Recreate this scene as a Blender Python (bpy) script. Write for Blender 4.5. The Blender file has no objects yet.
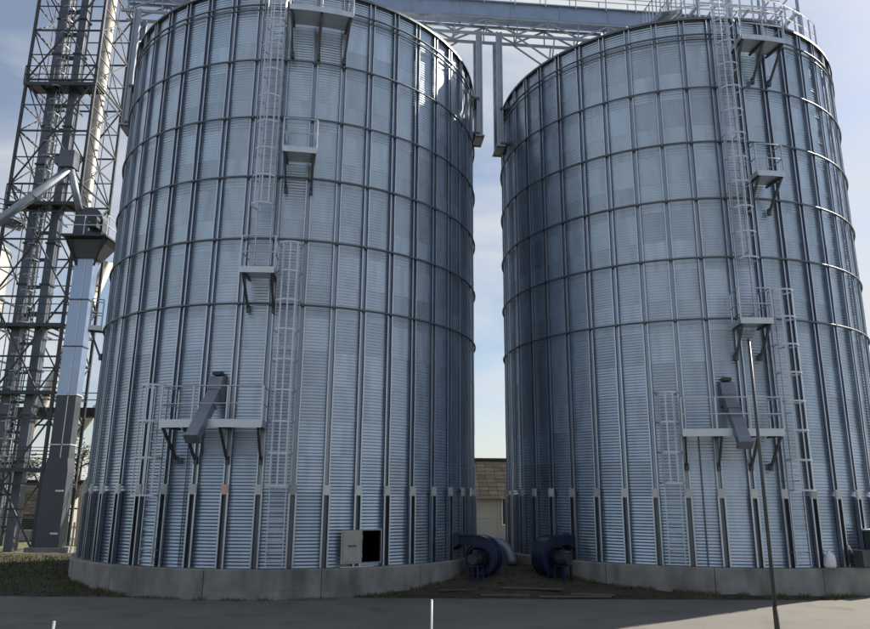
import bpy, math, random
from mathutils import Vector, Matrix
random.seed(7)
sc = bpy.context.scene
col = sc.collection
R_ = math.radians
PI = math.pi

# ------------------------------------------------------------------ camera
cam_d = bpy.data.cameras.new('camera'); cam = bpy.data.objects.new('camera', cam_d); col.objects.link(cam)
cam_d.sensor_width = 36.0; cam_d.lens = 36.0 * 726.37 / 870.0
cam_d.clip_start = 0.1; cam_d.clip_end = 6000
cam.matrix_world = Matrix.Translation((0, 0, 2.964)) @ Matrix.Rotation(R_(90 + 13.972), 4, 'X') @ Matrix.Rotation(R_(0.431), 4, 'Z')
sc.camera = cam

# ------------------------------------------------------------------ sky and sun
SUN_AZ, SUN_EL = 34.7, 40.0            # azimuth counted from +X towards +Y
w = bpy.data.worlds.new('World'); sc.world = w; w.use_nodes = True
wn = w.node_tree; wn.nodes.clear()
def wnode(t, **k):
    n = wn.nodes.new(t)
    for a, b in k.items(): setattr(n, a, b)
    return n
sky = wnode('ShaderNodeTexSky'); sky.sky_type = 'NISHITA'; sky.sun_disc = False
sky.sun_elevation = R_(SUN_EL); sky.sun_rotation = R_(90 - SUN_AZ)
sky.air_density = 1.0; sky.dust_density = 0.9; sky.ozone_density = 1.5; sky.altitude = 100
tc = wnode('ShaderNodeTexCoord')
mp = wnode('ShaderNodeMapping'); mp.inputs['Scale'].default_value = (1.0, 1.0, 3.2); mp.inputs['Rotation'].default_value = (0, 0, 0.6)
wn.links.new(tc.outputs['Generated'], mp.inputs['Vector'])
n1 = wnode('ShaderNodeTexNoise'); n1.inputs['Scale'].default_value = 2.3; n1.inputs['Detail'].default_value = 7; n1.inputs['Roughness'].default_value = 0.52
n1.inputs['Distortion'].default_value = 0.35
wn.links.new(mp.outputs['Vector'], n1.inputs['Vector'])
rp = wnode('ShaderNodeValToRGB'); rp.color_ramp.elements[0].position = 0.40; rp.color_ramp.elements[1].position = 0.66
rp.color_ramp.elements[0].color = (0.16, 0.16, 0.16, 1); rp.color_ramp.elements[1].color = (0.95, 0.95, 0.95, 1)
wn.links.new(n1.outputs['Fac'], rp.inputs['Fac'])
# thin high cloud of even brightness over the clear sky
mx = wnode('ShaderNodeMix'); mx.data_type = 'RGBA'
wn.links.new(rp.outputs['Color'], mx.inputs['Factor']); wn.links.new(sky.outputs['Color'], mx.inputs['A']); mx.inputs['B'].default_value = (6.5, 6.65, 6.75, 1)
bg = wnode('ShaderNodeBackground'); bg.inputs['Strength'].default_value = 0.060
wn.links.new(mx.outputs['Result'], bg.inputs['Color'])
wo = wnode('ShaderNodeOutputWorld'); wn.links.new(bg.outputs['Background'], wo.inputs['Surface'])

sd = bpy.data.lights.new('sun', 'SUN'); sd.energy = 5.0; sd.angle = R_(0.53); sd.color = (1.0, 0.90, 0.76)
sun = bpy.data.objects.new('sun', sd); col.objects.link(sun)
to_sun = Vector((math.cos(R_(SUN_AZ)) * math.cos(R_(SUN_EL)), math.sin(R_(SUN_AZ)) * math.cos(R_(SUN_EL)), math.sin(R_(SUN_EL))))
sun.rotation_euler = to_sun.to_track_quat('Z', 'Y').to_euler()

sc.view_settings.view_transform = 'Standard'; sc.view_settings.look = 'None'
sc.view_settings.exposure = 1.0; sc.view_settings.gamma = 1.0; sc.view_settings.use_curve_mapping = False
sc.render.resolution_x = 1024; sc.render.resolution_y = 740
sc.render.engine = 'CYCLES'

# ------------------------------------------------------------------ materials
def mat(name, base, rough=0.6, metal=0.0, var=0.15, scale=4.0, stretch=(1, 1, 1), rnd=0.0, bump=0.0, bscale=20.0,
        stain=None, stain_amt=0.0, stain_scale=1.2, stain_stretch=(1, 1, 1), rvar=0.08, world=False, spec=0.5, per_object=True):
    m = bpy.data.materials.new(name); m.use_nodes = True
    nt = m.node_tree; nd = nt.nodes; lk = nt.links
    p = nd['Principled BSDF']; p.inputs['Metallic'].default_value = metal; p.inputs['Specular IOR Level'].default_value = spec
    t = nd.new('ShaderNodeTexCoord'); oi = nd.new('ShaderNodeObjectInfo')
    if world:
        g = nd.new('ShaderNodeNewGeometry'); vec = g.outputs['Position']
    else:
        vec = t.outputs['Object']
        if per_object:
            mu = nd.new('ShaderNodeVectorMath'); mu.operation = 'SCALE'; mu.inputs[0].default_value = (37.0, 53.0, 71.0)
            lk.new(oi.outputs['Random'], mu.inputs['Scale'])
            ad = nd.new('ShaderNodeVectorMath'); ad.operation = 'ADD'
            lk.new(vec, ad.inputs[0]); lk.new(mu.outputs[0], ad.inputs[1]); vec = ad.outputs[0]
    def noise(sca, st, det=5):
        mpn = nd.new('ShaderNodeMapping'); mpn.inputs['Scale'].default_value = st; lk.new(vec, mpn.inputs['Vector'])
        n = nd.new('ShaderNodeTexNoise'); n.inputs['Scale'].default_value = sca; n.inputs['Detail'].default_value = det
        lk.new(mpn.outputs['Vector'], n.inputs['Vector']); return n.outputs['Fac']
    a = noise(scale, stretch)
    mr = nd.new('ShaderNodeMapRange'); mr.inputs['From Min'].default_value = 0.25; mr.inputs['From Max'].default_value = 0.75
    mr.inputs['To Min'].default_value = 1 - var; mr.inputs['To Max'].default_value = 1 + var; lk.new(a, mr.inputs['Value'])
    fac = mr.outputs['Result']
    if rnd:
        r2 = nd.new('ShaderNodeMapRange'); r2.inputs['To Min'].default_value = 1 - rnd; r2.inputs['To Max'].default_value = 1 + rnd * 0.6
        lk.new(oi.outputs['Random'], r2.inputs['Value'])
        mm = nd.new('ShaderNodeMath'); mm.operation = 'MULTIPLY'; lk.new(fac, mm.inputs[0]); lk.new(r2.outputs['Result'], mm.inputs[1]); fac = mm.outputs[0]
    sc_ = nd.new('ShaderNodeVectorMath'); sc_.operation = 'SCALE'; sc_.inputs[0].default_value = base[:3]; lk.new(fac, sc_.inputs['Scale'])
    c = sc_.outputs[0]
    if stain:
        s = noise(stain_scale, stain_stretch, 6)
        sr = nd.new('ShaderNodeMapRange'); sr.inputs['From Min'].default_value = 0.48; sr.inputs['From Max'].default_value = 0.72
        sr.inputs['To Max'].default_value = stain_amt; lk.new(s, sr.inputs['Value'])
        mi = nd.new('ShaderNodeMix'); mi.data_type = 'RGBA'; lk.new(sr.outputs['Result'], mi.inputs['Factor']); lk.new(c, mi.inputs['A'])
        mi.inputs['B'].default_value = (*stain, 1); c = mi.outputs['Result']
    lk.new(c, p.inputs['Base Color'])
    rr = nd.new('ShaderNodeMapRange'); rr.inputs['From Min'].default_value = 0.25; rr.inputs['From Max'].default_value = 0.75
    rr.inputs['To Min'].default_value = max(0.02, rough - rvar); rr.inputs['To Max'].default_value = min(1, rough + rvar)
    lk.new(a, rr.inputs['Value']); lk.new(rr.outputs['Result'], p.inputs['Roughness'])
    if bump:
        b = nd.new('ShaderNodeBump'); b.inputs['Strength'].default_value = bump; b.inputs['Distance'].default_value = 0.02
        lk.new(noise(bscale, (1, 1, 1)), b.inputs['Height']); lk.new(b.outputs['Normal'], p.inputs['Normal'])
    return m

M = {}
M['sheet'] = mat('galvanised_sheet', (0.435, 0.525, 0.635), 0.37, 0.95, var=0.09, scale=3.0, stretch=(1, 1, 0.25), rnd=0.15, rvar=0.08, bump=0.22, bscale=2.2,
                 stain=(0.29, 0.35, 0.42), stain_amt=0.6, stain_scale=2.2, stain_stretch=(1, 1, 0.18))
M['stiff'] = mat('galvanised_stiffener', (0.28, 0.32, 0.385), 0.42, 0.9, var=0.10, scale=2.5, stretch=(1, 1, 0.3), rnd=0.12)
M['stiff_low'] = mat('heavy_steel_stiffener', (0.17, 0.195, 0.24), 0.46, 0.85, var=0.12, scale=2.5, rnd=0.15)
M['ring'] = mat('wind_ring_steel', (0.15, 0.17, 0.19), 0.5, 0.8, var=0.2, scale=3)
M['plate'] = mat('pale_splice_plate', (0.52, 0.55, 0.55), 0.55, 0.25, var=0.08, scale=6, rnd=0.35)
M['plate_red'] = mat('primer_splice_plate', (0.62, 0.42, 0.35), 0.65, 0.0, var=0.1, scale=6)
M['ladder'] = mat('galvanised_ladder', (0.50, 0.54, 0.60), 0.45, 0.85, var=0.10, scale=5)
M['deck'] = mat('platform_steel', (0.54, 0.58, 0.63), 0.45, 0.8, var=0.12, scale=4)
M['dark'] = mat('dark_painted_steel', (0.045, 0.05, 0.06), 0.5, 0.3, var=0.2, scale=5)
M['bracket'] = mat('bracket_steel', (0.09, 0.10, 0.11), 0.5, 0.6, var=0.2, scale=5)
M['chute'] = mat('grey_violet_chute', (0.19, 0.215, 0.27), 0.45, 0.35, var=0.12, scale=4, stain=(0.1, 0.1, 0.12), stain_amt=0.5)
M['hatch'] = mat('hatch_leaf', (0.36, 0.36, 0.33), 0.6, 0.2, var=0.12, scale=5, stain=(0.22, 0.2, 0.17), stain_amt=0.5)
M['roof'] = mat('roof_steel', (0.45, 0.47, 0.5), 0.45, 0.85, var=0.1, scale=3)
M['floor_in'] = mat('silo_floor_concrete', (0.15, 0.14, 0.12), 0.9)
M['concrete'] = mat('foundation_concrete', (0.235, 0.235, 0.228), 0.9, var=0.25, scale=1.6, bump=0.35, bscale=14, stain=(0.11, 0.105, 0.10), stain_amt=0.9,
                    stain_scale=1.5, stain_stretch=(1, 1, 0.35), world=True)
M['bridge'] = mat('blue_grey_bridge_steel', (0.27, 0.35, 0.50), 0.45, 0.35, var=0.12, scale=2)
M['truss'] = mat('galvanised_truss', (0.30, 0.34, 0.40), 0.45, 0.6, var=0.15, scale=3)
M['tower'] = mat('tower_dark_steel', (0.055, 0.062, 0.075), 0.5, 0.4, var=0.25, scale=2)
M['trunk'] = mat('elevator_trunk_steel', (0.11, 0.125, 0.155), 0.42, 0.5, var=0.15, scale=1.5)
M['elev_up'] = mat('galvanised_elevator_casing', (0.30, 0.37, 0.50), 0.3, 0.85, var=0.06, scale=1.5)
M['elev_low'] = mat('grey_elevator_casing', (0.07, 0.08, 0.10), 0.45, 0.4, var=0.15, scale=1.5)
M['flange'] = mat('pale_flange', (0.62, 0.64, 0.66), 0.45, 0.5, var=0.08)
M['pipe'] = mat('pale_downspout', (0.56, 0.54, 0.48), 0.5, 0.2, var=0.10, scale=2, stain=(0.4, 0.36, 0.3), stain_amt=0.4)
M['pipe_grey'] = mat('grey_downspout', (0.28, 0.32, 0.37), 0.4, 0.6, var=0.12, scale=2)
M['blue'] = mat('dark_blue_fan_paint', (0.008, 0.014, 0.052), 0.42, 0.1, var=0.2, scale=4, stain=(0.03, 0.03, 0.04), stain_amt=0.5)
M['black'] = mat('inlet_hole_dark', (0.012, 0.012, 0.013), 0.7)
M['white'] = mat('white_plastic', (0.75, 0.75, 0.74), 0.5, 0, var=0.05)
M['pole'] = mat('weathered_pole_steel', (0.075, 0.08, 0.086), 0.5, 0.5, var=0.25, scale=6, stretch=(1, 1, 0.2))
M['pole_low'] = mat('brown_pole_sleeve', (0.055, 0.045, 0.036), 0.7, 0.1, var=0.25, scale=6)
M['wood'] = mat('weathered_wood', (0.11, 0.085, 0.062), 0.85, 0, var=0.3, scale=3, stretch=(0.3, 6, 6), rnd=0.3)
M['roof_tile'] = mat('brown_asbestos_roof', (0.05, 0.046, 0.042), 0.95, 0, spec=0.05, var=0.3, scale=2.0, rnd=0.3)
M['wall_cream'] = mat('cream_wall_panel', (0.34, 0.335, 0.31), 0.85, 0, var=0.12, scale=1.2, stain=(0.27, 0.25, 0.2), stain_amt=0.5, rnd=0.08)
M['glass'] = mat('dark_window_glass', (0.03, 0.035, 0.04), 0.12, 0, var=0.05)
M['bin'] = mat('pale_bin_sheet', (0.50, 0.48, 0.44), 0.5, 0.4, var=0.1, scale=2)
M['bark'] = mat('bark', (0.08, 0.06, 0.045), 0.9, 0, var=0.3, scale=6, bump=0.6)
M['leaf'] = mat('leaf', (0.055, 0.085, 0.03), 0.6, 0, var=0.35, scale=0.9, rnd=0.2)
M['grass'] = mat('short_grass', (0.05, 0.075, 0.022), 0.75, 0, var=0.4, scale=0.7, world=True)
M['weed'] = mat('dry_weeds', (0.10, 0.085, 0.045), 0.8, 0, var=0.4, scale=0.9, world=True)
M['yard'] = mat('dusty_concrete_yard', (0.138, 0.136, 0.131), 0.92, 0, var=0.18, scale=0.45, world=True, bump=0.6, bscale=26,
                stain=(0.085, 0.083, 0.08), stain_amt=0.8, stain_scale=0.9, rvar=0.04, spec=0.3)
M['ground'] = mat('bare_earth', (0.12, 0.115, 0.08), 0.95, 0, var=0.25, scale=0.25, world=True, bump=0.5, bscale=4,
                  stain=(0.07, 0.085, 0.035), stain_amt=0.8, stain_scale=0.12, spec=0.2)
M['soil'] = mat('dark_soil', (0.055, 0.047, 0.039), 0.97, 0, var=0.35, scale=1.3, world=True, bump=0.8, bscale=7,
                stain=(0.05, 0.055, 0.03), stain_amt=0.6, stain_scale=0.8, spec=0.2)
M['sack'] = mat('white_sack', (0.62, 0.63, 0.66), 0.5, 0, var=0.08, bump=0.5, bscale=12)
M['fence'] = mat('whitewashed_board', (0.62, 0.60, 0.55), 0.8, 0, var=0.15, rnd=0.1)

# ------------------------------------------------------------------ mesh helpers
class MB:
    def __init__(s): s.v = []; s.f = []
    def add(s, vs, fs):
        o = len(s.v); s.v += [tuple(v) for v in vs]; s.f += [tuple(i + o for i in f) for f in fs]; return s
    def box(s, c, d, rz=0.0, mtx=None):
        hx, hy, hz = d[0] / 2, d[1] / 2, d[2] / 2
        vs = [Vector((x, y, z)) for z in (-hz, hz) for x, y in ((-hx, -hy), (hx, -hy), (hx, hy), (-hx, hy))]
        m = mtx if mtx is not None else Matrix.Rotation(rz, 3, 'Z')
        return s.add([m @ v + Vector(c) for v in vs], [(3, 2, 1, 0), (4, 5, 6, 7), (0, 1, 5, 4), (1, 2, 6, 5), (2, 3, 7, 6), (3, 0, 4, 7)])
    def bar(s, a, b, w, h=None, up=(0, 0, 1)):
        a = Vector(a); b = Vector(b); h = h or w
        x = (b - a); L = x.length
        if L < 1e-6: return s
        x.normalize(); u = Vector(up)
        if abs(x.dot(u)) > 0.98: u = Vector((1, 0, 0))
        y = u.cross(x).normalized(); z = x.cross(y)
        vs = [p + y * (sy * w / 2) + z * (sz * h / 2) for p in (a, b) for sy, sz in ((-1, -1), (1, -1), (1, 1), (-1, 1))]
        return s.add(vs, [(3, 2, 1, 0), (4, 5, 6, 7), (0, 1, 5, 4), (1, 2, 6, 5), (2, 3, 7, 6), (3, 0, 4, 7)])
    def angle(s, a, b, w, t=0.015, up=(0, 0, 1), flip=1):
        """an L section"""
        a = Vector(a); b = Vector(b); x = (b - a).normalized(); u = Vector(up)
        if abs(x.dot(u)) > 0.98: u = Vector((1, 0, 0))
        y = u.cross(x).normalized() * flip; z = x.cross(y)
        s.bar(a + y * (w / 2), b + y * (w / 2), w if abs(up[2]) >= 0 else t, t, up)
        return s.bar(a + z * (w / 2), b + z * (w / 2), t, w, up)
    def path(s, pts, r, n=8, closed=False, cap=True, smooth=True):
        pts = [Vector(p) for p in pts]; k = len(pts); rad = r if isinstance(r, (list, tuple)) else [r] * k
        o = len(s.v); prev = None; rings = []
        for i, p in enumerate(pts):
            if closed: d = pts[(i + 1) % k] - pts[i - 1]
            else: d = pts[min(i + 1, k - 1)] - pts[max(i - 1, 0)]
            d.normalize()
            if prev is None:
                u = Vector((0, 0, 1)) if abs(d.z) < 0.9 else Vector((1, 0, 0)); prev = u
            y = prev.cross(d)
            if y.length < 1e-4: y = Vector((1, 0, 0)).cross(d)
            y.normalize(); z = d.cross(y); prev = z
            s.v += [tuple(p + (y * math.cos(2 * PI * j / n) + z * math.sin(2 * PI * j / n)) * rad[i]) for j in range(n)]
        for i in range(k if closed else k - 1):
            a = o + i * n; b = o + ((i + 1) % k) * n
            for j in range(n): s.f.append((a + j, a + (j + 1) % n, b + (j + 1) % n, b + j))
        if cap and not closed:
            s.f.append(tuple(o + j for j in range(n))[::-1]); s.f.append(tuple(o + (k - 1) * n + j for j in range(n)))
        return s
    def prism(s, outline, axis, a, b):
        """extrude a 2D outline along axis 'y' (outline in x,z) or 'z' (outline in x,y) or 'x' (outline y,z)"""
        def P(u, v, t): return (u, t, v) if axis == 'y' else (u, v, t) if axis == 'z' else (t, u, v)
        n = len(outline); vs = [P(u, v, a) for u, v in outline] + [P(u, v, b) for u, v in outline]
        fs = [tuple(range(n)), tuple(range(2 * n - 1, n - 1, -1))] + [(i, n + i, n + (i + 1) % n, (i + 1) % n) for i in range(n)]
        return s.add(vs, fs)
    def lathe(s, prof, n=48, a0=0.0, a1=2 * PI, c=(0, 0)):
        full = abs(a1 - a0 - 2 * PI) < 1e-6; k = len(prof); o = len(s.v); m = n if full else n + 1
        for i in range(m):
            a = a0 + (a1 - a0) * i / n
            s.v += [(c[0] + r * math.cos(a), c[1] + r * math.sin(a), z) for r, z in prof]
        for i in range(n):
            A = o + i * k; B = o + ((i + 1) % m) * k
            for j in range(k - 1): s.f.append((A + j, B + j, B + j + 1, A + j + 1))
        return s
    def mesh(s, name, m, smooth=False):
        me = bpy.data.meshes.new(name); me.from_pydata(s.v, [], s.f); me.update()
        me.materials.append(M[m] if isinstance(m, str) else m)
        if smooth: me.polygons.foreach_set('use_smooth', [True] * len(me.polygons))
        return me

def link(name, me, parent=None, loc=(0, 0, 0), rz=0.0):
    o = bpy.data.objects.new(name, me); col.objects.link(o); o.parent = parent; o.location = loc; o.rotation_euler = (0, 0, rz); return o
def obj(name, mb, m, parent=None, loc=(0, 0, 0), rz=0.0, smooth=False): return link(name, mb.mesh(name, m, smooth), parent, loc, rz)
def tag(o, label, cat, group=None):
    o['label'] = label; o['category'] = cat
    if group: o['group'] = group
    return o
def struct(o): o['kind'] = 'structure'; return o
def stuff(o): o['kind'] = 'stuff'; return o
def thing(name, label, cat, loc=(0, 0, 0), rz=0.0, group=None): return tag(link(name, None, None, loc, rz), label, cat, group)

# ------------------------------------------------------------------ ground
g = MB(); NG = 24
def gx(i, n): t = i / n * 2 - 1; return math.copysign(abs(t) ** 2.2, t) * 2500
vs = [(gx(i, NG), gx(j, NG) + 20, -0.03) for j in range(NG + 1) for i in range(NG + 1)]
fs = [(j * (NG + 1) + i, j * (NG + 1) + i + 1, (j + 1) * (NG + 1) + i + 1, (j + 1) * (NG + 1) + i) for j in range(NG) for i in range(NG)]
g.add(vs, fs); struct(obj('ground', g, 'ground'))
# the dusty concrete yard in front, its far edge a little ragged
yb = MB(); edge = []
for i in range(121):
    x = -60 + i
    e = 22.9 + 0.02 * max(-20, min(20, x)) + random.uniform(-.10, .10)
    if x > 3.5: e = min(24.9, 22.9 + (x - 3.5) * 0.03) + random.uniform(-.08, .08)
    if x > 12: e = 22.9 + (x - 12) * 0.55 + .25
    edge.append((x, min(e, 48)))
yv = [(x, -60, 0.0) for x, e in edge] + [(x, 0, 0.0) for x, e in edge] + [(x, e, 0.0) for x, e in edge]
yn = len(edge); yb.add(yv, [(k * yn + i, k * yn + i + 1, (k + 1) * yn + i + 1, (k + 1) * yn + i) for k in (0, 1) for i in range(yn - 1)])
struct(obj('yard', yb, 'yard'))
# dark soil bank along and between the foundations
sb = MB(); sx, sy = 100, 44; x0, x1, y0, y1 = -24.0, 20.0, 22.4, 36.0
def soil_h(x, y):
    e = 22.95 + 0.02 * max(-20, min(20, x)) + (0.0 if x < 12 else (x - 12) * .55 + .2)
    d = y - e
    h = -0.05 + 0.09 * max(0, min(1, d / 0.7)) + 0.16 * max(0, min(1, (d - .5) / 3.0))
    h += 0.34 * math.exp(-((x - 2.6) / 2.0) ** 2) * max(0, min(1, (d - .5) / 3.2))
    n = math.sin(x * 3.1 + y * 1.7) * math.sin(y * 4.3 - x * .8) * .03 + math.sin(x * 7.7) * math.sin(y * 9.1 + 1) * .015
    return h + n * max(0, min(1, d))
sb.add([(x0 + (x1 - x0) * i / sx, y0 + (y1 - y0) * j / sy, soil_h(x0 + (x1 - x0) * i / sx, y0 + (y1 - y0) * j / sy)) for j in range(sy + 1) for i in range(sx + 1)],
       [(j * (sx + 1) + i, j * (sx + 1) + i + 1, (j + 1) * (sx + 1) + i + 1, (j + 1) * (sx + 1) + i) for j in range(sy) for i in range(sx)])
struct(obj('soil_bank', sb, 'soil', smooth=True))

# ------------------------------------------------------------------ the silos
R = 7.3; NS = 46; DA = 2 * PI / NS
Z0, TIER, NT = 0.83, 1.1, 18
ZE = Z0 + TIER * NT                      # eave 20.63
LC = (-5.765, 29.94); RC = (10.51, 31.45)
RINGS = (8.89, 11.09, 13.29, 15.49, 17.69)
PITCH = TIER / 11

def sheet_mesh(name, bays, tier_z=0.0):
    b = MB(); per = 8; rows = 11 * per; nc = 3 * bays
    for i in range(rows + 1):
        z = TIER * i / rows; r = R + 0.0064 * math.cos(2 * PI * z / PITCH) + 0.004 * (0.5 - i / rows)
        for j in range(nc + 1):
            a = DA * bays * j / nc
            b.v.append((r * math.cos(a), r * math.sin(a), z + tier_z))
    for i in range(rows):
        for j in range(nc): k = i * (nc + 1) + j; b.f.append((k, k + 1, k + nc + 2, k + nc + 1))
    return b
SH2 = sheet_mesh('wall_sheet', 2).mesh('wall_sheet', 'sheet', True)
SH1 = sheet_mesh('wall_sheet_narrow', 1).mesh('wall_sheet_narrow', 'sheet', True)

# pressed open-channel stiffener, radial x, tangential y
def hat(z0, z1):
    b = MB(); seg = max(1, int(round((z1 - z0) / 2.2)))
    for q in range(seg):                                   # lengths lap one another by a few millimetres
        za = z0 + (z1 - z0) * q / seg; zb = z0 + (z1 - z0) * (q + 1) / seg; d = 0.005 if q % 2 else 0.0
        pr = [(R + .105 + d, -.102 - d), (R + .105 + d, -.062 - d), (R + .018 + d * .5, -.052 - d), (R + .018 + d * .5, .052 + d), (R + .105 + d, .062 + d), (R + .105 + d, .102 + d)]
        b.add([(x, y, za) for x, y in pr] + [(x, y, zb) for x, y in pr], [(i, i + 1, i + 7, i + 6) for i in range(5)])
    return b
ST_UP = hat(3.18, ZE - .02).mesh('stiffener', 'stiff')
M['lip'] = mat('lit_lip_steel', (0.50, 0.55, 0.61), 0.36, 0.92, var=0.08, scale=2.5, rnd=0.12)  # lighter copy of the stiffener steel, lit lip faces put into its colour
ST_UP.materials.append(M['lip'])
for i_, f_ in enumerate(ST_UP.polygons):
    if i_ % 5 in (0, 4): f_.material_index = 1            # lips lighter than the recess: light and shade put into the colour
# heavy open channel at the foot: two flanges with lips and a back
cb = MB()
cb.box((R + .022, 0, (Z0 + 3.0) / 2), (.012, .15, 3.0 - Z0))
for s in (-1, 1):
    cb.box((R + .100, s * .078, (Z0 + 3.0) / 2 + .001), (.16, .008, 3.0 - Z0 - .002))
    cb.box((R + .178, s * .100, (Z0 + 3.0) / 2 + .002), (.008, .05, 3.0 - Z0 - .004))
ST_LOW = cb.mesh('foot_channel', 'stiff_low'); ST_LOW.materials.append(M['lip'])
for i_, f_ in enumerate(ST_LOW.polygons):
    if i_ // 6 in (2, 4): f_.material_index = 1  # foot lips in the lit tone, the recess behind stays in the dark one
pb = MB(); pb.box((R + .15, 0, 3.09), (.06, .235, .30)); pb.box((R + .185, 0, 3.09), (.012, .17, .24))
SP = pb.mesh('splice_plate', 'plate'); SPR = pb.mesh('splice_plate_primer', 'plate_red')

def ring_mesh(r, z, t):
    b = MB(); n = 138
    b.path([(r * math.cos(2 * PI * i / n), r * math.sin(2 * PI * i / n), z) for i in range(n)], t, 8, closed=True); return b

def polar(r, a, z): return (r * math.cos(a), r * math.sin(a), z)

def ladder(silo, ang, z0, z1, c0, c1):
    """caged ladder standing off the wall; built in the radial frame at angle 0"""
    rl = R + 0.36; b = MB()
    for s in (-1, 1):
        b.box((rl, s * .24, (z0 + z1) / 2), (.065, .03, z1 - z0))
    z = z0 + .4
    while z < z1:
        for s in (-1, 1): b.box((R + .17, s * .24, z), (.36, .02, .04))
        z += 2.2
    L = obj('caged_ladder', b, 'ladder', silo, (0, 0, 0), R_(ang))
    rb = MB(); z = z0 + .15
    while z < z1: rb.path([(rl, -.24, z), (rl, .24, z)], .018, 5); z += .29
    stuff(obj('rungs', rb, 'ladder', L))
    hb = MB(); pts = []
    for i in range(15):
        a = -PI * .5 + PI * i / 14; pts.append((rl + .30 + .40 * math.cos(a), .40 * math.sin(a)))
    pts = [(rl, -.25)] + pts + [(rl, .25)]
    for (ax, ay), (bx, by) in zip(pts[:-1], pts[1:]): hb.bar((ax, ay, 0), (bx, by, 0), .012, .055)
    hm = hb.mesh('cage_hoop', 'ladder'); z = c0
    nh = max(2, int(round((c1 - c0) / .95)) + 1)
    for i in range(nh): link('cage_hoop', hm, L, (0, 0, c0 + (c1 - c0) * i / (nh - 1)))
    for k in (-68, -34, 0, 34, 68):
        a = R_(k); s = MB(); s.box((rl + .30 + .392 * math.cos(a), .392 * math.sin(a), (c0 + c1) / 2), (.010, .045, c1 - c0), a)
        obj('cage_strap', s, 'ladder', L)
    return L

def platform(silo, a0, a1, z, depth, brk, thick=.20, rail=1.1, drop=1.05, mdeck='deck', gap=(), kick=0.0):
    A0, A1 = R_(a0), R_(a1); n = max(2, int((a1 - a0) / 2)); b = MB()
    ri, ro = R + .20, R + depth
    prof = [(ri, z - .05), (ro, z - .05), (ro, z), (ri, z), (ri, z - .05)]
    b.lathe(prof, n, A0, A1)
    P = obj('service_platform', b, mdeck, silo)
    f = MB(); f.lathe([(ro + .004, z - thick * .55), (ro + .03, z - thick * .55), (ro + .03, z + thick * .45), (ro + .004, z + thick * .45), (ro + .004, z - thick * .55)], n, A0, A1)
    for a in (A0, A1): f.bar(polar(ri, a, z), polar(ro + .02, a, z), .02, thick * .9)
    obj('toe_board', f, mdeck, P)
    for a in brk:
        k = MB(); a = R_(a)
        k.bar(polar(ro - .08, a, z - .12), polar(R + .16, a, z - drop), .07)
        k.bar(polar(R + .12, a, z - .10), polar(ro - .03, a, z - .10), .07)
        k.bar(polar(R + .14, a, z - drop - .12), polar(R + .14, a, z - drop + .12), .13, .10)
        obj('bracket', k, 'bracket', P)
    if rail:
        m = max(2, int(round((a1 - a0) * R * PI / 180 / .95)) + 1)
        pm = MB(); 
        for i in range(m):
            a = A0 + (A1 - A0) * i / (m - 1); k = MB(); k.bar(polar(ro, a, z), polar(ro, a, z + rail), .045); obj('rail_post', k, 'ladder', P)
        for a in (A0, A1): k = MB(); k.bar(polar(ri + .05, a, z), polar(ri + .05, a, z + rail), .045); obj('rail_post', k, 'ladder', P)
        for h, nm in ((rail, 'hand_rail'), (rail * .52, 'mid_rail')):
            k = MB(); q = [polar(ri + .05, A0, z + h)] + [polar(ro, A0 + (A1 - A0) * i / (2 * n), z + h) for i in range(2 * n + 1)] + [polar(ri + .05, A1, z + h)]
            k.path(q, .022, 6); obj(nm, k, 'ladder', P)
    return P

def chute(silo, ang, z0, z1, out, w=.38):
    b = MB(); a = Vector((R + .18, 0, z0)); e = Vector((R + out, 0, z1))
    b.bar(a, e, w, w * .72)
    d = (e - a).normalized()
    b.bar(e - d * .02, e + d * .10, w + .07, w * .72 + .07)
    b.bar(a + d * .75, a + d * .82, w + .06, w * .72 + .06)
    C = obj('unloading_chute', b, 'chute', silo, (0, 0, 0), R_(ang))
    h = MB(); h.prism([(R + .02, z0 - .42), (R + .30, z0 - .42), (R + .44, z0 - .05), (R + .34, z0 + .34), (R + .02, z0 + .42)], 'y', -w * .6, w * .6)
    obj('hood', h, 'chute', C)
    c = MB(); c.box((R + .20, 0, z0 + .46), (.24, w * .75, .10)); obj('hood_cap', c, 'dark', C)
    return C

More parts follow.
